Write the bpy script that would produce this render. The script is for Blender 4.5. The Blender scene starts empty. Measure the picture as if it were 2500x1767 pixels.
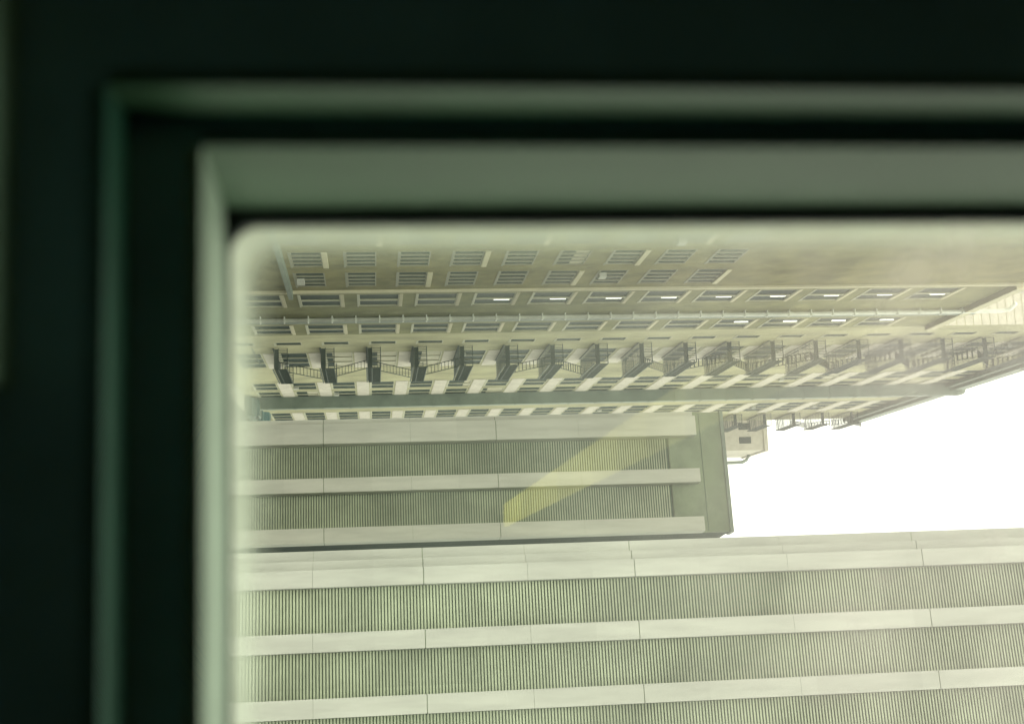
import bpy, bmesh, math, random
from mathutils import Vector, Matrix
random.seed(7)
R = math.radians
scn = bpy.context.scene
col = scn.collection

# ---------------------------------------------------------------- camera
F_PX, CX, CY = 3106.0, 1250.0, 883.5          # photograph is 2500 px wide
Zc = Vector((27800, 486, -F_PX)).normalized() # world up seen in camera axes (camera is on its side)
Yc = Vector((-345, -528.5, -F_PX)); Yc = (Yc - Zc * Yc.dot(Zc)).normalized()
Xc = Yc.cross(Zc)
M = Matrix((Xc, Yc, Zc))                      # camera axes -> world axes
cam_d = bpy.data.cameras.new('camera'); cam = bpy.data.objects.new('camera', cam_d); col.objects.link(cam)
cam.matrix_world = M.to_4x4()
cam_d.sensor_width = 36; cam_d.lens = F_PX / 2500 * 36
cam_d.clip_start = 0.02; cam_d.clip_end = 6000
cam_d.dof.use_dof = True; cam_d.dof.focus_distance = 85; cam_d.dof.aperture_fstop = 2.7
cam_d.dof.aperture_blades = 0
scn.camera = cam

# ---------------------------------------------------------------- sky, sun, exposure
SUN_EL, SUN_AZ = 52.0, -62.0                  # azimuth from +Y towards +X
w = bpy.data.worlds.new('World'); scn.world = w; w.use_nodes = True
nt = w.node_tree; nt.nodes.clear()
out = nt.nodes.new('ShaderNodeOutputWorld'); bg = nt.nodes.new('ShaderNodeBackground')
sky = nt.nodes.new('ShaderNodeTexSky'); sky.sky_type = 'NISHITA'; sky.sun_disc = False
sky.sun_elevation = R(SUN_EL); sky.sun_rotation = R(SUN_AZ)
sky.air_density = 1.0; sky.dust_density = 6.0; sky.ozone_density = 0.6
bg.inputs[1].default_value = 0.15
cl = nt.nodes.new('ShaderNodeTexNoise'); cl.inputs['Scale'].default_value = 2.2; cl.inputs['Detail'].default_value = 5
cr = nt.nodes.new('ShaderNodeMapRange'); cr.inputs['From Min'].default_value = .25; cr.inputs['From Max'].default_value = .7
cr.inputs['To Min'].default_value = .74; cr.inputs['To Max'].default_value = .94     # high overcast in front of the blue
mxs = nt.nodes.new('ShaderNodeMix'); mxs.data_type = 'RGBA'; mxs.inputs[7].default_value = (9.4, 8.95, 8.2, 1)
tcw = nt.nodes.new('ShaderNodeTexCoord'); nt.links.new(tcw.outputs['Generated'], cl.inputs['Vector'])
nt.links.new(cl.outputs['Fac'], cr.inputs['Value']); nt.links.new(cr.outputs[0], mxs.inputs[0])
nt.links.new(sky.outputs[0], mxs.inputs[6]); nt.links.new(mxs.outputs[2], bg.inputs[0]); nt.links.new(bg.outputs[0], out.inputs[0])
sd = bpy.data.lights.new('sun', 'SUN'); sd.energy = 0.5; sd.angle = R(30); sd.color = (1, .95, .86)
sun = bpy.data.objects.new('sun', sd); col.objects.link(sun)
dirv = Vector((math.sin(R(SUN_AZ)) * math.cos(R(SUN_EL)), math.cos(R(SUN_AZ)) * math.cos(R(SUN_EL)), math.sin(R(SUN_EL))))
dirv = Vector((-0.28, -0.62, 0.73)).normalized()
SUN_AZ = math.degrees(math.atan2(dirv.x, dirv.y)); SUN_EL = math.degrees(math.asin(dirv.z))
sky.sun_elevation = R(SUN_EL); sky.sun_rotation = R(SUN_AZ)
sun.rotation_euler = dirv.to_track_quat('Z', 'Y').to_euler()
scn.view_settings.view_transform = 'Standard'; scn.view_settings.look = 'None'
scn.view_settings.gamma = 1.0; scn.view_settings.exposure = 1.08
scn.cycles.max_bounces = 8; scn.cycles.transparent_max_bounces = 12

# ---------------------------------------------------------------- measuring helpers (photo pixel -> point on a real plane)
def ray(x, y):
    return M @ Vector((x - CX, CY - y, -F_PX))
def hit(x, y, p0, n):
    d = ray(x, y); return d * (Vector(p0).dot(n) / d.dot(n))

# ---------------------------------------------------------------- materials
def mat(name, base, rough=.8, var=.12, scale=1.2, bump=0.0, metal=0.0, streak=None, spec=.3, cell=None, cellr=(.8, 1.14)):
    m = bpy.data.materials.new(name); m.use_nodes = True; t = m.node_tree; b = t.nodes['Principled BSDF']
    b.inputs['Roughness'].default_value = rough; b.inputs['Metallic'].default_value = metal
    b.inputs['Specular IOR Level'].default_value = spec
    tc = t.nodes.new('ShaderNodeTexCoord'); mp = t.nodes.new('ShaderNodeMapping')
    t.links.new(tc.outputs['Object'], mp.inputs['Vector'])
    if streak: mp.inputs['Scale'].default_value = streak
    n = t.nodes.new('ShaderNodeTexNoise'); n.inputs['Scale'].default_value = scale
    n.inputs['Detail'].default_value = 5; n.inputs['Roughness'].default_value = .62
    t.links.new(mp.outputs[0], n.inputs['Vector'])
    r = t.nodes.new('ShaderNodeValToRGB'); r.color_ramp.elements[0].position = .32; r.color_ramp.elements[1].position = .68
    r.color_ramp.elements[0].color = tuple(c * (1 - var) for c in base) + (1,)
    r.color_ramp.elements[1].color = tuple(min(1, c * (1 + var)) for c in base) + (1,)
    t.links.new(n.outputs['Fac'], r.inputs[0])
    src = r.outputs[0]
    if cell:                                   # panels of slightly different shade, as cast
        mp2 = t.nodes.new('ShaderNodeMapping'); mp2.inputs['Scale'].default_value = cell
        sn = t.nodes.new('ShaderNodeVectorMath'); sn.operation = 'FLOOR'; lo_, hi_ = cellr
        wn = t.nodes.new('ShaderNodeTexWhiteNoise'); wn.noise_dimensions = '3D'
        t.links.new(tc.outputs['Object'], mp2.inputs['Vector']); t.links.new(mp2.outputs[0], sn.inputs[0])
        t.links.new(sn.outputs[0], wn.inputs['Vector'])
        mr = t.nodes.new('ShaderNodeMapRange'); mr.inputs['To Min'].default_value = lo_; mr.inputs['To Max'].default_value = hi_
        t.links.new(wn.outputs['Value'], mr.inputs['Value'])
        mx = t.nodes.new('ShaderNodeVectorMath'); mx.operation = 'SCALE'
        t.links.new(src, mx.inputs[0]); t.links.new(mr.outputs[0], mx.inputs['Scale']); src = mx.outputs[0]
    t.links.new(src, b.inputs['Base Color'])
    if bump:
        bn = t.nodes.new('ShaderNodeBump'); bn.inputs['Strength'].default_value = bump; bn.inputs['Distance'].default_value = .02
        t.links.new(n.outputs['Fac'], bn.inputs['Height']); t.links.new(bn.outputs[0], b.inputs['Normal'])
    return m

M_FIN = mat('pale_stone', (.375, .385, .350), .75, .13, .9, .2, streak=(1.6, 1.6, .22), cell=(.21, .21, .195), cellr=(.95, 1.05))  # near fins darkened in colour to offset the stronger light on them
M_FIN2 = mat('lightened_pale_stone', (.49, .495, .445), .75, .13, .9, .2, streak=(1.6, 1.6, .22), cell=(.21, .21, .195), cellr=(.95, 1.05))  # same stone, lightened in colour to offset the farther tower's shade
M_LOUV = mat('louvre_slats', (.29, .33, .235), .6, .20, .5, streak=(1, 1, 1), cell=(.41, .41, .205), cellr=(.88, 1.1))
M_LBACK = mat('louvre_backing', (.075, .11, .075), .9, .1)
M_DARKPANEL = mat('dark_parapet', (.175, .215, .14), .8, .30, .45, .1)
M_RECESS_SHADE = mat('recess_wall', (.018, .03, .026), .8, .2, .5)  # near-black: shade of the slot between the towers put into the colour
M_WALLF = mat('tenement_wall', (.33, .32, .195), .85, .26, .45, .2, streak=(1, 1, .5))
M_WALLG = mat('brown_brick_wall', (.18, .165, .075), .9, .3, .6, .2)
M_WALLG2 = mat('olive_brick_wall', (.18, .18, .085), .9, .28, .6, .2)
M_LINTEL = mat('pale_lintel', (.50, .47, .33), .8, .08)
M_FRAMEW = mat('painted_sash', (.38, .38, .28), .6, .08)
M_FRAMED = mat('weathered_sash', (.20, .20, .145), .6, .1)
M_GLASSD = mat('dark_window_glass', (.010, .026, .024), .5, .3, .4, spec=.03)
M_IRON = mat('dark_green_iron', (.022, .042, .036), .6, .2, 2)
M_DUCT = mat('grey_green_duct', (.15, .19, .155), .55, .15, .8)
M_PIPE = mat('zinc_pipe', (.72, .75, .68), .5, .1, 1.5)
M_FARW = mat('far_pale_wall', (.52, .49, .42), .85, .14, 1.5)
M_BLIND = mat('pale_blind', (.42, .40, .30), .8, .1)
M_AC = mat('air_conditioner_case', (.40, .41, .36), .6, .15)
M_ASPH = mat('asphalt', (.07, .07, .065), .9, .25, .4, .3)
M_PAVE = mat('paving', (.42, .41, .34), .85, .12, .6)
M_ROOM = mat('carriage_lining', (.13, .25, .36), .8, .2, 4)
M_TRIM = mat('dark_trim_paint', (.125, .24, .34), .65, .15, 8)
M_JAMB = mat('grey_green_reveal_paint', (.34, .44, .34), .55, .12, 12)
M_JAMB_SHADE = mat('shaded_reveal_paint', (.060, .115, .064), .6, .08, 10)  # jambs and head: reveal paint darkened to paint in their shade
M_REB = mat('olive_rebate_paint', (.036, .100, .045), .55, .12, 10)
M_REB0 = mat('teal_rebate_paint', (.020, .115, .070), .55, .12, 10)
M_LEDGE = mat('teal_ledge_paint', (.22, .36, .26), .6, .1, 8)
M_RUB = mat('black_rubber', (.012, .018, .018), .7, .1, 20)
M_CAR1 = mat('dark_car_paint', (.05, .09, .085), .35, .05); M_CAR2 = mat('teal_car_paint', (.04, .10, .11), .35, .05)
M_TYRE = mat('tyre', (.02, .02, .02), .9)
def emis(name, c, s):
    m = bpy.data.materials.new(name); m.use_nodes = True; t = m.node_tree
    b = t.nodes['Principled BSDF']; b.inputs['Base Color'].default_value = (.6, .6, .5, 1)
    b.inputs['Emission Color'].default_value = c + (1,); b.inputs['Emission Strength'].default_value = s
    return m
M_GLINT = emis('glowing_sky_glint', (1, .98, .92), 1.6)  # glow standing in for sky reflected in the olive block's panes
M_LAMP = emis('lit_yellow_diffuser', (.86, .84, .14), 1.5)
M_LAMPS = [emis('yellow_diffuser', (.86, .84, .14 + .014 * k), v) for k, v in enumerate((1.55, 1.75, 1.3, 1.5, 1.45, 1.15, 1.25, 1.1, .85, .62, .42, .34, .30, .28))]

def pane_mat():
    m = bpy.data.materials.new('tinted_dirty_veiled_glass'); m.use_nodes = True; t = m.node_tree; t.nodes.clear()
    o = t.nodes.new('ShaderNodeOutputMaterial')
    tr = t.nodes.new('ShaderNodeBsdfTransparent'); tr.inputs[0].default_value = (.91, .98, .875, 1)
    tl = t.nodes.new('ShaderNodeBsdfTranslucent'); tl.inputs[0].default_value = (.66, .84, .64, 1)
    gl = t.nodes.new('ShaderNodeBsdfGlossy'); gl.inputs['Roughness'].default_value = 0.0; gl.inputs[0].default_value = (1, 1, 1, 1)
    tc = t.nodes.new('ShaderNodeTexCoord')
    n = t.nodes.new('ShaderNodeTexNoise'); n.inputs['Scale'].default_value = 9; n.inputs['Detail'].default_value = 4
    t.links.new(tc.outputs['Object'], n.inputs['Vector'])
    mr = t.nodes.new('ShaderNodeMapRange'); mr.inputs['From Min'].default_value = .3; mr.inputs['From Max'].default_value = .75
    mr.inputs['To Min'].default_value = .55; mr.inputs['To Max'].default_value = 1.45
    t.links.new(n.outputs['Fac'], mr.inputs['Value'])
    sp = t.nodes.new('ShaderNodeSeparateXYZ'); t.links.new(tc.outputs['Object'], sp.inputs[0])
    hg = t.nodes.new('ShaderNodeMapRange'); hg.inputs['From Min'].default_value = -.07; hg.inputs['From Max'].default_value = .50
    hg.inputs['To Min'].default_value = .010; hg.inputs['To Max'].default_value = .24      # thicker upwards: veil of sky flare painted into the film
    t.links.new(sp.outputs['Z'], hg.inputs['Value'])
    h2 = t.nodes.new('ShaderNodeMapRange'); h2.inputs['From Min'].default_value = -.1; h2.inputs['From Max'].default_value = .42
    t.links.new(sp.outputs['Z'], h2.inputs['Value']); mc = t.nodes.new('ShaderNodeMix'); mc.data_type = 'RGBA'
    mc.inputs[6].default_value = (.60, .84, .60, 1); mc.inputs[7].default_value = (.95, .92, .82, 1)  # veil tone runs from green to cream with the painted flare
    t.links.new(h2.outputs[0], mc.inputs[0]); t.links.new(mc.outputs[2], tl.inputs[0])
    ml = t.nodes.new('ShaderNodeMath'); ml.operation = 'MULTIPLY'; t.links.new(mr.outputs[0], ml.inputs[0]); t.links.new(hg.outputs[0], ml.inputs[1])
    mr = ml
    mix = t.nodes.new('ShaderNodeMixShader'); mix2 = t.nodes.new('ShaderNodeMixShader')
    mix2.inputs[0].default_value = .055
    t.links.new(mr.outputs[0], mix.inputs[0]); t.links.new(tr.outputs[0], mix.inputs[1]); t.links.new(tl.outputs[0], mix.inputs[2])
    t.links.new(mix.outputs[0], mix2.inputs[1]); t.links.new(gl.outputs[0], mix2.inputs[2]); t.links.new(mix2.outputs[0], o.inputs[0])
    return m
M_PANE = pane_mat()
def frost_mat():
    m = bpy.data.materials.new('grimy_frosted_border'); m.use_nodes = True; t = m.node_tree; t.nodes.clear()
    o = t.nodes.new('ShaderNodeOutputMaterial')
    tr = t.nodes.new('ShaderNodeBsdfTransparent'); tl = t.nodes.new('ShaderNodeBsdfTranslucent'); tl.inputs[0].default_value = (.72, .78, .66, 1)
    tc = t.nodes.new('ShaderNodeTexCoord'); n = t.nodes.new('ShaderNodeTexNoise'); n.inputs['Scale'].default_value = 25
    t.links.new(tc.outputs['Object'], n.inputs['Vector'])
    mr = t.nodes.new('ShaderNodeMapRange'); mr.inputs['To Min'].default_value = .7; mr.inputs['To Max'].default_value = 1.0
    at = t.nodes.new('ShaderNodeAttribute'); at.attribute_name = 'grime'; mm = t.nodes.new('ShaderNodeMath'); mm.operation = 'MULTIPLY'
    t.links.new(n.outputs['Fac'], mr.inputs['Value'])
    mix = t.nodes.new('ShaderNodeMixShader'); t.links.new(mr.outputs[0], mm.inputs[0]); t.links.new(at.outputs['Fac'], mm.inputs[1]); t.links.new(mm.outputs[0], mix.inputs[0])
    t.links.new(tr.outputs[0], mix.inputs[1]); t.links.new(tl.outputs[0], mix.inputs[2]); t.links.new(mix.outputs[0], o.inputs[0])
    return m
M_FROST = frost_mat()

# ---------------------------------------------------------------- mesh helpers
def tag(o, label=None, cat=None, group=None, kind=None):
    if label: o['label'] = label
    if cat: o['category'] = cat
    if group: o['group'] = group
    if kind: o['kind'] = kind
    return o
def empty(name, label, cat, group=None):
    o = bpy.data.objects.new(name, None); col.objects.link(o); o.empty_display_size = .3
    return tag(o, label, cat, group)
class Frame:                                   # local axes: u along, v out of the wall, z up
    def __init__(s, o, u, v): s.o = Vector(o); s.u = Vector(u); s.v = Vector(v); s.w = Vector((0, 0, 1))
    def p(s, a, b, c): return s.o + s.u * a + s.v * b + s.w * c
def box(bm, fr, u0, u1, v0, v1, z0, z1, mi=0, bev=0):
    vs = [bm.verts.new(fr.p(a, b, c)) for a in (u0, u1) for b in (v0, v1) for c in (z0, z1)]
    for f in ((0, 1, 3, 2), (4, 6, 7, 5), (0, 4, 5, 1), (2, 3, 7, 6), (0, 2, 6, 4), (1, 5, 7, 3)):
        bm.faces.new([vs[i] for i in f]).material_index = mi
def tube(bm, pts, r, n=10, mi=0):
    rings = []
    for i, p in enumerate(pts):
        a = pts[max(i - 1, 0)]; b = pts[min(i + 1, len(pts) - 1)]
        t = (b - a).normalized(); h = Vector((1, 0, 0)) if abs(t.x) < .8 else Vector((0, 1, 0))
        e1 = t.cross(h).normalized(); e2 = t.cross(e1)
        rings.append([bm.verts.new(p + (e1 * math.cos(k * 2 * math.pi / n) + e2 * math.sin(k * 2 * math.pi / n)) * r) for k in range(n)])
    for a, b in zip(rings, rings[1:]):
        for k in range(n):
            f = bm.faces.new((a[k], a[(k + 1) % n], b[(k + 1) % n], b[k])); f.material_index = mi; f.smooth = True
    bm.faces.new(rings[0][::-1]).material_index = mi; bm.faces.new(rings[-1]).material_index = mi
def link(name, bm, mats, parent=None):
    bmesh.ops.recalc_face_normals(bm, faces=bm.faces)
    me = bpy.data.meshes.new(name); bm.to_mesh(me); bm.free()
    for m in (mats if isinstance(mats, (list, tuple)) else [mats]): me.materials.append(m)
    o = bpy.data.objects.new(name, me); col.objects.link(o)
    if parent is not None: o.parent = parent; o.matrix_parent_inverse = parent.matrix_world.inverted()
    return o
def nb(): return bmesh.new()

# ================================================================ THE CITY
GZ = -11.7                                     # street level below the viewer
XF = -17.1                                     # street front of the old buildings
UP = Vector((0, 0, 1))
W = Frame((0, 0, 0), (1, 0, 0), (0, 1, 0))
bm = nb(); box(bm, W, -400, 400, -400, 900, GZ - .5, GZ)
tag(link('street', bm, M_ASPH), kind='structure')
bm = nb(); box(bm, W, XF - .05, XF + 1.5, 40, 400, GZ + .004, GZ + .14)
tag(link('pavement', bm, M_PAVE), kind='structure')

# ---------------------------------------------------------------- old street fronts (plane x = XF, facing +X)
NX = Vector((1, 0, 0))
def onF(x, y, dx=0):
    p = hit(x, y, (XF + dx, 0, 0), NX); return p.y, p.z
FF = Frame((XF, 0, 0), (0, 1, 0), (1, 0, 0))   # u = world y, v = out of the facade
def facade(bm, y0, y1, z0, z1, holes, depth=.10, mi=0):
    ys = sorted({y0, y1} | {v for h in holes for v in (h[0], h[1])}); zs = sorted({z0, z1} | {v for h in holes for v in (h[2], h[3])})
    hs = set()
    for a in range(len(ys) - 1):
        for b in range(len(zs) - 1):
            cy, cz = (ys[a] + ys[a + 1]) / 2, (zs[b] + zs[b + 1]) / 2
            if any(h[0] < cy < h[1] and h[2] < cz < h[3] for h in holes): continue
            f = bm.faces.new([bm.verts.new(FF.p(q, 0, r)) for q, r in ((ys[a], zs[b]), (ys[a + 1], zs[b]), (ys[a + 1], zs[b + 1]), (ys[a], zs[b + 1]))])
            f.material_index = mi
    for h in holes:
        c = [(h[0], h[2]), (h[1], h[2]), (h[1], h[3]), (h[0], h[3])]
        for k in range(4):
            a, b = c[k], c[(k + 1) % 4]
            bm.faces.new([bm.verts.new(FF.p(*q)) for q in ((a[0], 0, a[1]), (b[0], 0, b[1]), (b[0], -depth, b[1]), (a[0], -depth, a[1]))]).material_index = mi
    # rest of the body
    for q in (((y0, 0, z0), (y0, 0, z1), (y0, -14, z1), (y0, -14, z0)), ((y1, 0, z0), (y1, 0, z1), (y1, -14, z1), (y1, -14, z0)),
              ((y0, 0, z1), (y1, 0, z1), (y1, -14, z1), (y0, -14, z1)), ((y0, -14, z0), (y1, -14, z0), (y1, -14, z1), (y0, -14, z1))):
        bm.faces.new([bm.verts.new(FF.p(*v)) for v in q]).material_index = mi
_wcache = {}
def window(parent, y0, y1, z0, z1, bars, rails=1, frame=M_FRAMEW, sill=True, depth=.09):
    w_, h_ = round(y1 - y0, 3), round(z1 - z0, 3); key = (w_, h_, bars, rails, frame.name)
    if key not in _wcache:
        L = Frame((0, 0, 0), (0, 1, 0), (1, 0, 0)); bm = nb(); t = .07; bw = .07 if bars == 4 else .095
        box(bm, L, 0, t, -depth, -depth + .09, 0, h_); box(bm, L, w_ - t, w_, -depth, -depth + .09, 0, h_)
        box(bm, L, t, w_ - t, -depth, -depth + .09, 0, t); box(bm, L, t, w_ - t, -depth, -depth + .09, h_ - t, h_)
        for k in range(1, bars):
            c = w_ * k / bars; box(bm, L, c - bw, c + bw, -depth, -depth + .11, t, h_ - t)
        for k in range(1, rails):
            c = h_ * k / (rails + 1)
            for j in range(bars):
                a = w_ * j / bars + (bw if j else t); b = w_ * (j + 1) / bars - (bw if j < bars - 1 else t)
                box(bm, L, a, b, -depth, -depth + .06, c - .03, c + .03)
        if sill: box(bm, L, -.08, w_ + .08, -.02, .03, -.10, -.004)
        o = link('window', bm, frame, parent)
        bm = nb(); box(bm, L, .02, w_ - .02, -depth - .04, -depth + .02, .02, h_ - .02)
        p = link('pane', bm, M_GLASSD, o)
        _wcache[key] = (o, p); o.location = (XF, y0, z0); return o
    a, b = _wcache[key]
    o = a.copy(); col.objects.link(o); o.parent = parent; o.location = (XF, y0, z0)
    p = b.copy(); col.objects.link(p); p.parent = o
    return o

# --- building F : tall tenement with fire escapes
yF0, _ = onF(1050, 814); yF1 = 148.0
ROOF = onF(2342, 935)[1]
F = empty('tenement_building', 'tall pale tenement with dark iron fire escapes and a long duct on its front', 'building')
_, zb = onF(1000, 937); _, zt = onF(1056, 937); _, zb2 = onF(1093, 937)
HF = zb2 - zb; WH = zt - zb
cols_px = [(831, 838, 1), (857, 891, 3), (929, 945, 2), (950, 964, 2), (1001, 1021, 3)]
holes = []; wins = []
nlo = int((zb - GZ - 1) / HF); 
zlist = [zb + k * HF for k in range(-nlo, 40) if zb + k * HF + WH < ROOF - .8 and zb + k * HF > GZ + .6]
cols = [(onF(1050, a)[0], onF(1050, b)[0], n) for a, b, n in cols_px]
for (a, b, n) in cols:
    for z in zlist:
        hh = WH if n > 1 else WH * .92
        holes.append((a, b, z, z + hh)); wins.append((a, b, z, z + hh, n))
bm = nb(); facade(bm, yF0, yF1, GZ, ROOF, holes); link('wall', bm, M_WALLF, F)
def dress(wn, a, b, h):
    L = Frame((0, 0, 0), (0, 1, 0), (1, 0, 0)); t = random.random(); o = None
    if t < .13:
        q = random.choice((.3, .5, .75)); bm = nb(); box(bm, L, .08, (b - a) - .08, -.069, -.055, h * (1 - q), h - .08); o = link('blind', bm, M_BLIND, wn)
    elif t < .24:
        c = random.uniform(.1, max(.12, b - a - .75)); bm = nb(); box(bm, L, c, c + .62, -.05, .22, .05, .48); o = link('air_conditioner', bm, M_AC, wn)
    if o: o.matrix_parent_inverse = Matrix()
for a, b, z0, z1, n in wins:
    wn = window(F, a, b, z0, z1, n)
    if n > 1: dress(wn, a, b, z1 - z0)
# pale spandrels standing a little proud between storeys
spans = [(cols[1][0] - .1, cols[1][1] + .3), (cols[2][0] - .3, cols[3][1] + .3), (cols[4][0] - .2, cols[4][1] + 1.0)]
for s0, s1 in spans:
    for z in zlist:
        bm = nb(); box(bm, FF, s0, s1, 0.002, .04, z + WH + .12, z + HF - .16); link('spandrel', bm, M_FARW, F)
bm = nb(); box(bm, FF, yF0 + .01, yF1, .003, .75, ROOF - .9, ROOF + .25); box(bm, FF, yF0 + .01, yF1, .003, .45, ROOF - 1.5, ROOF - .9)
link('cornice', bm, M_DUCT, F)
# brick courses and joints of the blank side wall (seen above the lower roof)
bm = nb()
for k in range(22): box(bm, Frame((XF, yF0, 0), (-1, 0, 0), (0, -1, 0)), .02, 13.9, .003, .02, 36.5 + k * .66, 36.5 + k * .66 + .60)
link('side_cladding', bm, M_FARW, F)
# ventilation duct with a rounded head, up the whole front
dy = hit(1050, 975, (XF + .55, 0, 0), NX).y; dv = 1.0
bm = nb()
prof = [(0.02, GZ)] + [(0.02, ROOF - .4)] + [(0.02 + 0, ROOF + .2)]
sec = [(0.004, GZ), (1.15, GZ)] + [(1.15 - .5 + .5 * math.cos(t), ROOF + .1 + .5 * math.sin(t)) for t in [k * math.pi / 12 for k in range(0, 7)]] + [(.004, ROOF + .6)]
A = [bm.verts.new(FF.p(dy, v, z)) for v, z in sec]; B = [bm.verts.new(FF.p(dy + .8, v, z)) for v, z in sec]
bm.faces.new(A); bm.faces.new(B[::-1])
for k in range(len(sec)): bm.faces.new((A[k], A[(k + 1) % len(sec)], B[(k + 1) % len(sec)], B[k]))
z = GZ + 2
while z < ROOF: box(bm, FF, dy - .03, dy + .83, .004, 1.19, z, z + .08); z += 2.6
link('ventilation_duct', bm, M_DUCT, F)
# fire escapes
def fire_escape(y0, y1, zoff, proj=1.15, zmin=GZ + 3):
    fe = nb(); box(fe, FF, y0, y1, .004, .05, zmin, zmin + .08)
    root = link('fire_escape', fe, M_IRON, F)
    for i, z in enumerate(zlist):
        zz = z + zoff
        if zz < zmin or zz > ROOF - 1: continue
        bm = nb(); n = int((y1 - y0) / .16)
        for k in range(int(proj / .115)): box(bm, FF, y0, y1, .02 + k * .115, .02 + k * .115 + .035, zz, zz + .035)
        for k in range(int((y1 - y0) / .9) + 1): box(bm, FF, y0 + k * .9, y0 + k * .9 + .05, .02, proj, zz + .036, zz + .05)
        for v in (.02, proj - .04): box(bm, FF, y0, y1, v, v + .04, zz - .10, zz - .003)
        link('platform', bm, M_IRON, root)
        bm = nb(); top = zz + 1.0; box(bm, FF, y0 + .06, y0 + .075, .08, proj - .04, zz + .06, zz + .34)
        for q in (0.35, 1.0): box(bm, FF, y0, y1, proj - .03, proj + .02, zz + q - .03, zz + q + .02)
        for yy in (y0, y1 - .05):
            for q in (.35, 1.0): box(bm, FF, yy, yy + .05, .02, proj - .031, zz + q - .03, zz + q + .02)
        m = int((y1 - y0) / .2)
        for k in range(m + 1):
            yy = y0 + (y1 - y0 - .03) * k / m; box(bm, FF, yy, yy + .03, proj - .025, proj + .015, zz + .052, zz + .97)
        for k in range(11):
            for yy in (y0 + .01, y1 - .03): box(bm, FF, yy, yy + .025, .08 + k * .13, .115 + k * .13, zz + .052, zz + .97)
        link('railing', bm, M_IRON, root)
        s = 1 if i % 2 else -1
        if random.random() < .12: continue
        ya, yb = (y0 + 1.0, y1 - 1.0) if s > 0 else (y1 - 1.0, y0 + 1.0)
        bm = nb()
        for v in (proj * .52, proj * .90):
            q = [FF.p(ya, v, zz + .05), FF.p(yb, v, zz + HF)]
            tube(bm, q, .03, 6)
        for k in range(1, 14):
            t = k / 14; yy = ya + (yb - ya) * t; box(bm, FF, yy - .10, yy + .10, proj * .52 + .02, proj * .90 - .02, zz + HF * t, zz + HF * t + .03)
        link('stair_flight', bm, M_IRON, root)
_, pz = onF(1003, 880, .6); k = round((pz - zb) / HF)
zo = -.25
fy0 = hit(1050, 838, (XF, 0, 0), NX).y; fy1 = hit(1050, 930, (XF + 1.15, 0, 0), NX).y
fire_escape(94.3, 101.4, zo, 1.6)
fire_escape(141.0, 147.2, zo, 1.4)

# --- building G2 : lower olive block with two window bays
ZL = onF(2400, 738)[1]
yG1, _ = onF(1050, 709)
G2 = empty('olive_apartment_block', 'olive brick block with a pale drainpipe between bays, lower than the adjoining tenement', 'building')
_, zb = onF(1018, 731); _, zt = onF(1115, 731); _, zb2 = onF(1158, 731)
H2 = zb2 - zb; WH2 = zt - zb
z2 = [zb + k * H2 for k in range(-6, 30) if GZ + .5 < zb + k * H2 and zb + k * H2 + WH2 < ZL - .8]
c2 = [(onF(1050, 717)[0], onF(1050, 745)[0], 2), (onF(1050, 790)[0], onF(1050, 811)[0], 2)]
holes = [(a, b, z, z + WH2) for a, b, n in c2 for z in z2]
bm = nb(); facade(bm, yG1, yF0 - .02, GZ, ZL, holes); link('wall', bm, M_WALLG2, G2)
for a, b, n in c2:
    for i, z in enumerate(z2):
        wn = window(G2, a, b, z, z + WH2, n)
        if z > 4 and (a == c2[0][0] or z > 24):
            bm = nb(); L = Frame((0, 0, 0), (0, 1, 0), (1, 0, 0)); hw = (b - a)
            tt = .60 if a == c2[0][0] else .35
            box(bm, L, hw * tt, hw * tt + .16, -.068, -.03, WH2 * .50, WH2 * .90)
            o = link('sky_glint_strip', bm, M_GLINT, wn); o.matrix_parent_inverse = Matrix()  # added glowing strip, imitates a sky reflection in the window
for a, b, n in c2:
    for z in z2:
        bm = nb(); box(bm, FF, a - .1, b + .1, .002, .035, z + WH2 + .003, z + WH2 + .22); link('lintel', bm, M_LINTEL, G2)
bm = nb(); box(bm, FF, yG1 + .02, yF0 - .03, .003, .35, ZL - .5, ZL + .15); link('cornice', bm, M_LINTEL, G2)
py = hit(1050, 778, (XF + .25, 0, 0), NX).y
bm = nb(); tube(bm, [FF.p(py, .25, GZ)] + [FF.p(py, .25, ZL + 2.2), FF.p(py - .1, .15, ZL + 2.8), FF.p(py - .5, -.2, ZL + 3.1)], .14, 12)
z = GZ + 1.5
while z < ZL: box(bm, FF, py - .2, py + .2, .004, .43, z, z + .07); z += 1.55
link('drainpipe', bm, M_PIPE, G2)
bm = nb(); box(bm, FF, py + .5, py + 1.0, .004, .30, GZ, ZL + .6); link('pipe_side_strip', bm, M_DUCT, G2)  # darker raised strip beside the drainpipe
bm = nb(); box(bm, FF, py - 3.2, py - 2.2, -1.6, -.5, ZL + .152, ZL + 3.0); box(bm, FF, py - 3.3, py - 2.1, -1.7, -.4, ZL + 3.002, ZL + 3.2)
link('chimney', bm, M_FARW, G2)

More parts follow.
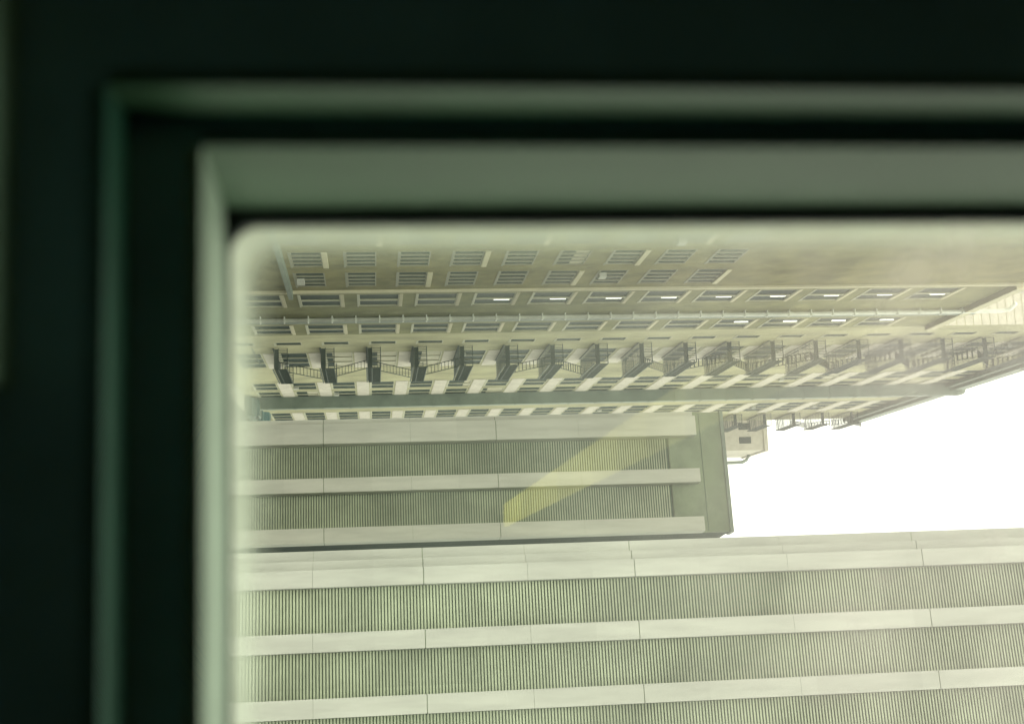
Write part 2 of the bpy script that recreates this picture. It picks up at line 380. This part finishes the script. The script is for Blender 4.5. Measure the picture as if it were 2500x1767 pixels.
# --- building G : brown block nearest on the left
G = empty('brown_apartment_block', 'brown brick block with rows of many-paned windows, next to the olive block', 'building')
_, zb = onF(871, 683); _, zt = onF(918, 683); _, zb = onF(843, 632); _, zt = onF(919, 632); _, zb2 = onF(975, 632)
H3 = zb2 - zb; WH3 = zt - zb
z3 = [zb + k * H3 for k in range(-3, 8) if zb + k * H3 > -4.3]
c3 = [(onF(950, 574)[0], onF(950, 598)[0], 4), (onF(950, 615)[0], onF(950, 650)[0], 4), (onF(950, 665)[0], onF(950, 698)[0], 4)]
c3.insert(0, (c3[0][0] - 3.6, c3[0][0] - 1.2, 4))
holes = [(a, b, z, z + WH3) for a, b, n in c3 for z in z3]
bm = nb(); facade(bm, yG1 - 20, yG1 - .02, GZ, ZL, holes); link('wall', bm, M_WALLG, G)
for a, b, n in c3:
    for i, z in enumerate(z3): dress(window(G, a, b, z, z + WH3, n, rails=1, frame=M_FRAMED), a, b, WH3)
for a, b, n in c3[1:]:
    for i, z in enumerate(z3):
        if (i + int(a)) % 3 == 0:
            bm = nb(); box(bm, FF, a, b + .1, .002, .07, z + WH3 + .003, z + WH3 + .30); link('lintel', bm, M_LINTEL, G)
bm = nb(); box(bm, FF, yG1 - 20, yG1 - .05, .003, .5, -4.75, -4.5); link('string_course', bm, M_DUCT, G)
bm = nb(); box(bm, FF, yG1 - .35, yG1 + .0, .004, .14, GZ, ZL); link('corner_pilaster', bm, M_LINTEL, G)

# --- far building H at the end of the street front
H = empty('distant_pale_block', 'small distant pale block with a bent vent pipe against the white sky', 'building')
yH = 152.0; pR = hit(1866, 1098, (0, yH, 0), Vector((0, 1, 0)))
bm = nb(); box(bm, W, pR.x - 9, pR.x, yH, yH + 10, GZ, pR.z); link('wall', bm, M_FARW, H)
bm = nb(); box(bm, W, pR.x - 9.1, pR.x + .15, yH - .15, yH + 10.1, pR.z + .003, pR.z + .5); link('parapet', bm, M_FARW, H)
for (a, b) in ((-2.6, -1.9), (-2.6, -1.9)):
    pass
for i, (dx, dz) in enumerate(((-2.9, -1.9), (-1.2, -1.9), (-2.9, -5.2), (-1.2, -5.2), (-2.9, -8.4), (-1.2, -8.4))):
    bm = nb(); box(bm, W, pR.x + dx - .45, pR.x + dx + .35, yH - .06, yH - .003, pR.z + dz - 1.2, pR.z + dz + .3); link('window', bm, M_GLASSD, H)
q = [hit(x, y, (0, yH + 6, 0), Vector((0, 1, 0))) for x, y in ((1500, 1132), (1700, 1130), (1790, 1129), (1812, 1128), (1823, 1122), (1828, 1113), (1829, 1095))]
bm = nb(); tube(bm, q, .22, 10); link('vent_pipe', bm, M_DUCT, H)

# ---------------------------------------------------------------- louvred towers
azu = math.atan2(-9450 - CY, 1)  # placeholder, replaced below
pv = ray(770, -9450); pv.z = 0; U = pv.normalized()      # along the facade, to the left and away
U = -U                                                    # now to the right
N = Vector((0, 0, 1)).cross(U); N = N if N.y < 0 else -N  # out of the facade, to the viewer
def tower(name, label, dist, spec, group=None):
    p0 = hit(903, 1412, (0, dist, 0), Vector((0, 1, 0)))
    fr = Frame((p0.x, p0.y, 0), U, N)
    T = empty(name, label, 'tower', group)
    def uu(y, v=0, x=950):
        h = hit(x, y, fr.p(0, v, 0), N); return (h - fr.o).dot(U)
    def zz(x, y, v=0): return hit(x, y, fr.p(0, v, 0), N).z
    spec(T, fr, uu, zz)
    return T
def fin(T, fr, u0, u1, v0, v1, z0, z1, joints, m=None):
    bm = nb(); zs = [z0] + sorted(j for j in joints if z0 < j < z1) + [z1]; 
    g = {j: (.020 if i % 2 else .006) for i, j in enumerate(joints)}; g[z0] = g[z1] = 0
    for a, b in zip(zs, zs[1:]): box(bm, fr, u0, u1, v0, v1, a + g[a], b - g[b])
    box(bm, fr, u0 + .05, u1 - .05, v0, v1 - .04, z0 + .01, z1 - .01, 1)
    return link('fin', bm, [m or M_FIN, M_DARKPANEL], T)
def louvres(T, fr, u0, u1, v, z0, z1, seams, pitch=.150, solid=0):
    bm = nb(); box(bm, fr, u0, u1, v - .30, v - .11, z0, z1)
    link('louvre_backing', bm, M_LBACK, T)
    bm = nb(); z = z0 + .05; ns = sorted(seams)
    while z < z1 - .09:
        if True:
            a = z; h = .102
            vs = [bm.verts.new(fr.p(uu_, vv, c)) for uu_ in (u0 + .01, u1 - .01) for vv, c in ((v - .10, a + .03), (v, a), (v, a + h * .8), (v - .10, a + h))]
            bm.faces.new(vs[0:4][::-1]); bm.faces.new(vs[4:8])
            for k in range(4): bm.faces.new((vs[k], vs[(k + 1) % 4], vs[4 + (k + 1) % 4], vs[4 + k]))
        z += pitch
    return link('louvre_panel', bm, M_LOUV, T)

def near(T, fr, uu, zz):
    z0, z1 = GZ, 44.0
    J = [zz(x, 1430) for x in (763, 1035, 1290, 1553, 1929, 2262)]; J[4] += .001
    S = [zz(x, 1480, -.35) for x in (685, 940, 1196, 1451, 1706, 1961, 2216, 2471)]
    e0 = uu(1339, -.95); e1 = uu(1363.6, -.95); e2 = uu(1385, -.5); e3 = uu(1427.4)
    e1b = uu(1363.6, -.5); e2b = uu(1385, 0)
    edges = [(e2b, e3), (uu(1538.3), uu(1584.4)), (uu(1697.3), uu(1745))]
    w_ = edges[2][1] - edges[2][0]; pt = edges[2][0] - edges[1][0]
    for k in range(1, 4): edges.append((edges[2][0] + pt * k, edges[2][0] + pt * k + w_))
    bm = nb(); box(bm, fr, e0 + .02, edges[-1][1], -14, -.96, z0, z1); link('core_wall', bm, M_DARKPANEL, T)
    for a, b, va, vb in ((e0, e1b, -2.5, -.95), (e1b, e2b, -.955, -.5)):
        f = fin(T, fr, a, b - .035, va, vb, z0, z1, J); f.name = 'corner_strip'
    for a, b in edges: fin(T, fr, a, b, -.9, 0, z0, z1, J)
    for (a, b), (c, d) in zip(edges, edges[1:]): louvres(T, fr, b + .003, c - .003, -.35, z0, z1, S)
tower('louvred_tower', 'nearer pale tower with flat fins and ribbed louvre bands, top out of sight', 60.0, near)

def mid(T, fr, uu, zz):
    z0 = GZ
    zf = zz(1709, 1150); zl = zz(1636, 1150, -.6); zt = zz(1772, 1180, -.6)
    J = [zz(x, 1180) for x in (586, 790, 1005, 1217, 1421)]
    S = [zz(x, 1120, -.6) for x in (705, 910, 1115, 1320, 1525)]
    e0 = uu(1021, -.5); e1 = uu(1030.5, 0); e2 = uu(1079.4)
    edges = [(e1, e2), (uu(1162.7), uu(1197.2)), (uu(1283.5), uu(1320))]
    pt = edges[2][0] - edges[1][0]; w_ = edges[2][1] - edges[2][0]
    end = uu(1420)
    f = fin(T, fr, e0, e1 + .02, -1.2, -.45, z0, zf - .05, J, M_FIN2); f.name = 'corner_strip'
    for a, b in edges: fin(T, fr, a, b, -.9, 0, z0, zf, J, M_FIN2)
    for (a, b), (c, d) in zip(edges, edges[1:]):
        louvres(T, fr, b + .003, c - .003, -.60, z0, zl, S)
        bm = nb(); box(bm, fr, b + .003, c - .003, -.72, -.58, zl + .06, zl + .14); link('louvre_cap', bm, M_DARKPANEL, T)
    bm = nb(); uR = edges[2][1] - .02
    box(bm, fr, e0 + .05, uR, -12, -.91, z0, zt - .01); link('core_wall', bm, M_RECESS_SHADE, T)
    bm = nb(); box(bm, fr, e0 + .03, edges[2][1] - .01, -.905, -.62, zl + .01, zt); link('parapet_panel', bm, M_DARKPANEL, T)
    bm = nb(); box(bm, fr, e0 - .05, edges[2][1] + .05, -1.6, -.56, zt + .003, zt + .22); link('coping', bm, M_DUCT, T)
    bm = nb()
    box(bm, fr, e0 + .1, edges[2][1] - .1, -.618, -.600, zf + .35, zf + .39); link('panel_joints', bm, M_LBACK, T)
    bm = nb(); box(bm, fr, uR - .01, end, -14, -5.0, z0, zz(1768, 1300, -5.0)); link('recess_wall', bm, M_RECESS_SHADE, T)
tower('louvred_tower', 'farther ribbed tower with three pale fins and a dark green flat top', 75.0, mid)

# ---------------------------------------------------------------- parked cars far down in the street
def car(px, py, m, label):
    c = hit(px, py, (0, 0, GZ + .7), UP); 
    o = empty('parked_car', label, 'car', 'cars parked at the kerb'); o.location = (c.x, c.y, GZ)
    L = Frame((0, 0, 0), (0, 1, 0), (1, 0, 0))
    sec = [(-2.2, .35), (-2.2, .85), (-1.5, .95), (-.9, 1.42), (.7, 1.45), (1.4, .98), (2.15, .85), (2.2, .35)]
    bm = nb(); A = [bm.verts.new((-.85 + (.12 if z > 1 else 0), y, z)) for y, z in sec]; B = [bm.verts.new((.85 - (.12 if z > 1 else 0), y, z)) for y, z in sec]
    bm.faces.new(A); bm.faces.new(B[::-1])
    for k in range(len(sec)): bm.faces.new((A[k], A[(k + 1) % 8], B[(k + 1) % 8], B[k]))
    b = link('body', bm, m, None); b.parent = o
    for y0 in (-1.35, 1.35):
        for x0 in (-.86, .66):
            bm = nb(); tube(bm, [Vector((x0, y0, .32)), Vector((x0 + .2, y0, .32))], .32, 16); wv = link('wheel', bm, M_TYRE, None); wv.parent = o
    bm = nb(); box(bm, L, -.95, .75, -.86, .86, 1.02, 1.30); g = link('side_window', bm, M_GLASSD, None); g.parent = o
    return o
car(617, 1000, M_CAR1, 'dark green car parked at the kerb, farther down the street')
car(642, 1022, M_CAR2, 'teal car parked at the kerb, nearer the foot of the farther tower')

# ================================================================ THE ROOM BEHIND THE WINDOW
pw = ray(770, -22500); pw.z = 0; S_ = -pw.normalized()          # along the wall to the right
NW = Vector((0, 0, 1)).cross(S_); NW = NW if NW.y < 0 else -NW  # out of the wall into the room
D = 1.2
RW = Frame(-NW * D, S_, NW)                                     # v = 0 on the glass, v = D at the viewer
def rs(x, y, v):                                                # photo pixel -> (s, z) on the plane v
    h = hit(x, y, RW.p(0, v, 0), NW); return (h - RW.o).dot(S_), h.z
N1, N2 = .22, .31
sg, _ = rs(1300, 541, .012); _, zg = rs(560, 1200, .012)        # visible opening of the pane
sj, _ = rs(1300, 509, .01); _, zs_ = rs(551, 1200, .01)         # foot of jamb and sill
sjl, _ = rs(1300, 359, N1); _, zsl = rs(493, 1200, N1)          # their front edges
s2, _ = rs(1300, 288, N1); _, z2_ = rs(310, 1200, N1)           # foot of the rebate
s3, _ = rs(1300, 216, N2); _, z3_ = rs(249, 1200, N2)
_, zl_ = rs(34, 400, N2)
SR, ZT = sg + 1.0, zg + 1.05                                     # far side and head of the window
def ring(bm, a, b, va, vb, mi=0):
    """strip between two rectangles (s0,s1,z0,z1)"""
    ca = [(a[0], a[2]), (a[1], a[2]), (a[1], a[3]), (a[0], a[3])]; cb = [(b[0], b[2]), (b[1], b[2]), (b[1], b[3]), (b[0], b[3])]
    for k in range(4):
        j = (k + 1) % 4
        bm.faces.new([bm.verts.new(RW.p(q[0], v, q[1])) for q, v in ((ca[k], va), (ca[j], va), (cb[j], vb), (cb[k], vb))]).material_index = mi
def rrect(s0, s1, z0, z1, r, n=8):
    pts = []
    for cx_, cz_, a0 in ((s0 + r, z0 + r, 180), (s1 - r, z0 + r, 270), (s1 - r, z1 - r, 0), (s0 + r, z1 - r, 90)):
        for k in range(n + 1):
            t = R(a0 + 90 * k / n); pts.append((cx_ + r * math.cos(t), cz_ + r * math.sin(t)))
    return pts
WN = empty('carriage_window', 'deep framed window with rounded pane corners, out of focus around the street view', 'window')
Rg = (sg, SR, zg, ZT); gm = sg - sj; gz = zg - zs_
Rf = (sj, SR + gm, zs_, ZT + gm); Rl = (sjl, SR + gm + (sj - sjl), zsl, ZT + gm + (sj - sjl))
R2 = (s2, Rl[1] + (sjl - s2), z2_, Rl[3] + (sjl - s2)); R3 = (s3, R2[1] + (s2 - s3), z3_, R2[3] + (s2 - s3))
def strip(name, k, a, b, va, vb, m):
    ca = [(a[0], a[2]), (a[1], a[2]), (a[1], a[3]), (a[0], a[3])]; cb = [(b[0], b[2]), (b[1], b[2]), (b[1], b[3]), (b[0], b[3])]
    j = (k + 1) % 4; bm = nb()
    outw = [(0, -1), (1, 0), (0, 1), (-1, 0)][k]
    q = [(ca[k], va), (ca[j], va), (cb[j], vb), (cb[k], vb)]
    f1 = [bm.verts.new(RW.p(p[0], v, p[1])) for p, v in q]; f2 = [bm.verts.new(RW.p(p[0] + outw[0] * .012, v, p[1] + outw[1] * .012)) for p, v in q]
    bm.faces.new(f1); bm.faces.new(f2[::-1])
    for i in range(4): bm.faces.new((f1[i], f1[(i + 1) % 4], f2[(i + 1) % 4], f2[i]))
    return link(name, bm, m, WN)
for k, nm in enumerate(('sill', 'jamb', 'head', 'jamb')): strip(nm, k, Rf, Rl, .004, N1, M_JAMB if nm == 'sill' else M_JAMB_SHADE)
for k in range(4): strip('rebate', k, R2, R3, N1 - .002, N2, M_REB0 if k == 0 else M_REB)
bm = nb(); ring(bm, Rl, R2, N1, N1); link('inner_trim', bm, M_TRIM, WN)
# gasket: rounded ring
inner = rrect(*Rg, r=.028); n_ = len(inner)
outer = rrect(Rf[0] - .01, Rf[1] + .01, Rf[2] - .01, Rf[3] + .01, r=.001)
bm = nb()
Ai = [bm.verts.new(RW.p(s, .012, z)) for s, z in inner]; Ao = [bm.verts.new(RW.p(s, .012, z)) for s, z in outer]
Bi = [bm.verts.new(RW.p(s, -.012, z)) for s, z in inner]; Bo = [bm.verts.new(RW.p(s, -.012, z)) for s, z in outer]
for k in range(n_):
    j = (k + 1) % n_
    for q in ((Ai[k], Ai[j], Ao[j], Ao[k]), (Bi[k], Bi[j], Bo[j], Bo[k]), (Ai[k], Ai[j], Bi[j], Bi[k])):
        bm.faces.new(q)
link('rubber_gasket', bm, M_RUB, WN)
bm = nb(); box(bm, RW, Rg[0] - .004, Rg[1] + .004, 0, .0015, Rg[2] - .004, Rg[3] + .004)
bm.free(); bm = nb(); bm.faces.new([bm.verts.new(RW.p(s, 0, z)) for s, z in ((Rg[0] - .004, Rg[2] - .004), (Rg[1] + .004, Rg[2] - .004), (Rg[1] + .004, Rg[3] + .004), (Rg[0] - .004, Rg[3] + .004))])
link('pane', bm, M_PANE, WN)
# grimy border film on the outside of the glass, with a ragged soft inner edge
random.seed(3)
steps = [(0, .86, .028), (.009, .80, .030), (.017, .5, .032), (.027, .16, .034), (.046, 0, .036)]
bm = nb(); gl_ = bm.verts.layers.float.new('grime'); rows = []
for d, g, r in steps:
    row = []
    for s, z in rrect(Rg[0] + d, Rg[1] - d, Rg[2] + d, Rg[3] - d, r=r, n=8):
        v = bm.verts.new(RW.p(s, -.006, z)); v[gl_] = g; row.append(v)
    rows.append(row)
for a, b in zip(rows, rows[1:]):
    for k in range(len(a)): bm.faces.new((a[k], a[(k + 1) % len(a)], b[(k + 1) % len(a)], b[k]))
link('grimy_border', bm, M_FROST, WN)

# front wall of the carriage, round the window
SL, SE, ZFL, ZCE, DEPTH = -2.2, 2.6, -1.55, 1.27, 11.5
bm = nb(); ring(bm, R3, (SL, SE, ZFL, ZCE), N2, N2); ring(bm, (SL, SE, ZFL, ZCE), (SL, SE, ZFL, ZCE), -.02, N2)
ring(bm, (R2[0]-.001, R2[1]+.001, R2[2]-.001, R2[3]+.001), (SL, SE, ZFL, ZCE), -.02, -.02)
ring(bm, Rf, (R2[0]-.001, R2[1]+.001, R2[2]-.001, R2[3]+.001), -.02, -.02)
tag(link('front_wall', bm, M_ROOM), kind='structure')
def slab(name, *a):
    bm = nb(); box(bm, RW, *a); tag(link(name, bm, M_ROOM), kind='structure')
slab('floor', SL, SE, -.02, DEPTH, ZFL - .06, ZFL - .001); slab('ceiling', SL, SE, -.02, DEPTH, ZCE + .001, ZCE + .06)
slab('side_wall', SL - .05, SL - .001, -.02, DEPTH, ZFL, ZCE); slab('side_wall', SE + .001, SE + .05, -.02, DEPTH, ZFL, ZCE)
slab('rear_wall', SL, SE, DEPTH + .001, DEPTH + .05, ZFL, ZCE)
# a pale ledge low on the wall, left of the window
sA, _ = rs(20, -300, N2); sB, _ = rs(20, 950, N2)
bm = nb(); box(bm, RW, sA - .5, sB, N2 + .002, N2 + .10, zl_ - .03, zl_)
tag(link('wall_ledge', bm, M_LEDGE), 'short pale ledge on the dark wall below the window corner', 'ledge')
# ceiling lamp whose reflection lies across the glass
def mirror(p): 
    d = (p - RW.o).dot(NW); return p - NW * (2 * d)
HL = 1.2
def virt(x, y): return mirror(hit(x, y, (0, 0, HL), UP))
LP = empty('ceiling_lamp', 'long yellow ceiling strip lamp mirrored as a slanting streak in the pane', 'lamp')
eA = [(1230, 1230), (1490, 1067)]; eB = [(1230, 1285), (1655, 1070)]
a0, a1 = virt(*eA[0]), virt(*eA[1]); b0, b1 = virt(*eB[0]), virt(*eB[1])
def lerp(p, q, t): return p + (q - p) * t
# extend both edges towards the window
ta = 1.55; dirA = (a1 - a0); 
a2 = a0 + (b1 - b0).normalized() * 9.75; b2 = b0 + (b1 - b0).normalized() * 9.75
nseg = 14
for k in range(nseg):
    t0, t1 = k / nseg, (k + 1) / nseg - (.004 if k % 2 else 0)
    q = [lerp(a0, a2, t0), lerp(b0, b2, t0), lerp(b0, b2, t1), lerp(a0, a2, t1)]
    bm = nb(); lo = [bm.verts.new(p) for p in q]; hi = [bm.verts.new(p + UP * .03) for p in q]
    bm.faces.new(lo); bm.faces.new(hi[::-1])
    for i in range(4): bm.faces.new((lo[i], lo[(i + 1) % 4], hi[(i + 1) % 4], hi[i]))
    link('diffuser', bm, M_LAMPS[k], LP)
q = [a0, b0, b2, a2]; c_ = sum(q, Vector()) / 4
q = [p + (p - c_).normalized() * .03 for p in q]
bm = nb(); lo = [bm.verts.new(p + UP * .032) for p in q]; hi = [bm.verts.new(p + UP * .065) for p in q]
bm.faces.new(lo); bm.faces.new(hi[::-1])
for i in range(4): bm.faces.new((lo[i], lo[(i + 1) % 4], hi[(i + 1) % 4], hi[i]))
link('housing', bm, M_TRIM, LP)
hz = nb(); box(hz, W, -90, 90, -15, 215, GZ - 1, 56)
hm = bpy.data.materials.new('thin_haze'); hm.use_nodes = True; t = hm.node_tree; t.nodes.clear()
o_ = t.nodes.new('ShaderNodeOutputMaterial'); pv_ = t.nodes.new('ShaderNodeVolumePrincipled')
pv_.inputs['Color'].default_value = (.96, .97, .93, 1); pv_.inputs['Density'].default_value = .0003; pv_.inputs['Anisotropy'].default_value = .2
t.links.new(pv_.outputs[0], o_.inputs['Volume'])
tag(link('haze', hz, hm), kind='stuff')
print('F windows', len(wins), 'HF', HF, 'ROOF', ROOF, 'ZL', ZL, 'yF0', yF0)
print('sg', sg, zg, 'sj', sj, zs_, 'lip', sjl, zsl, 's2', s2, z2_, 's3', s3, z3_, 'U', U, 'NW', NW, 'lamp', a0, b0, a2, b2)
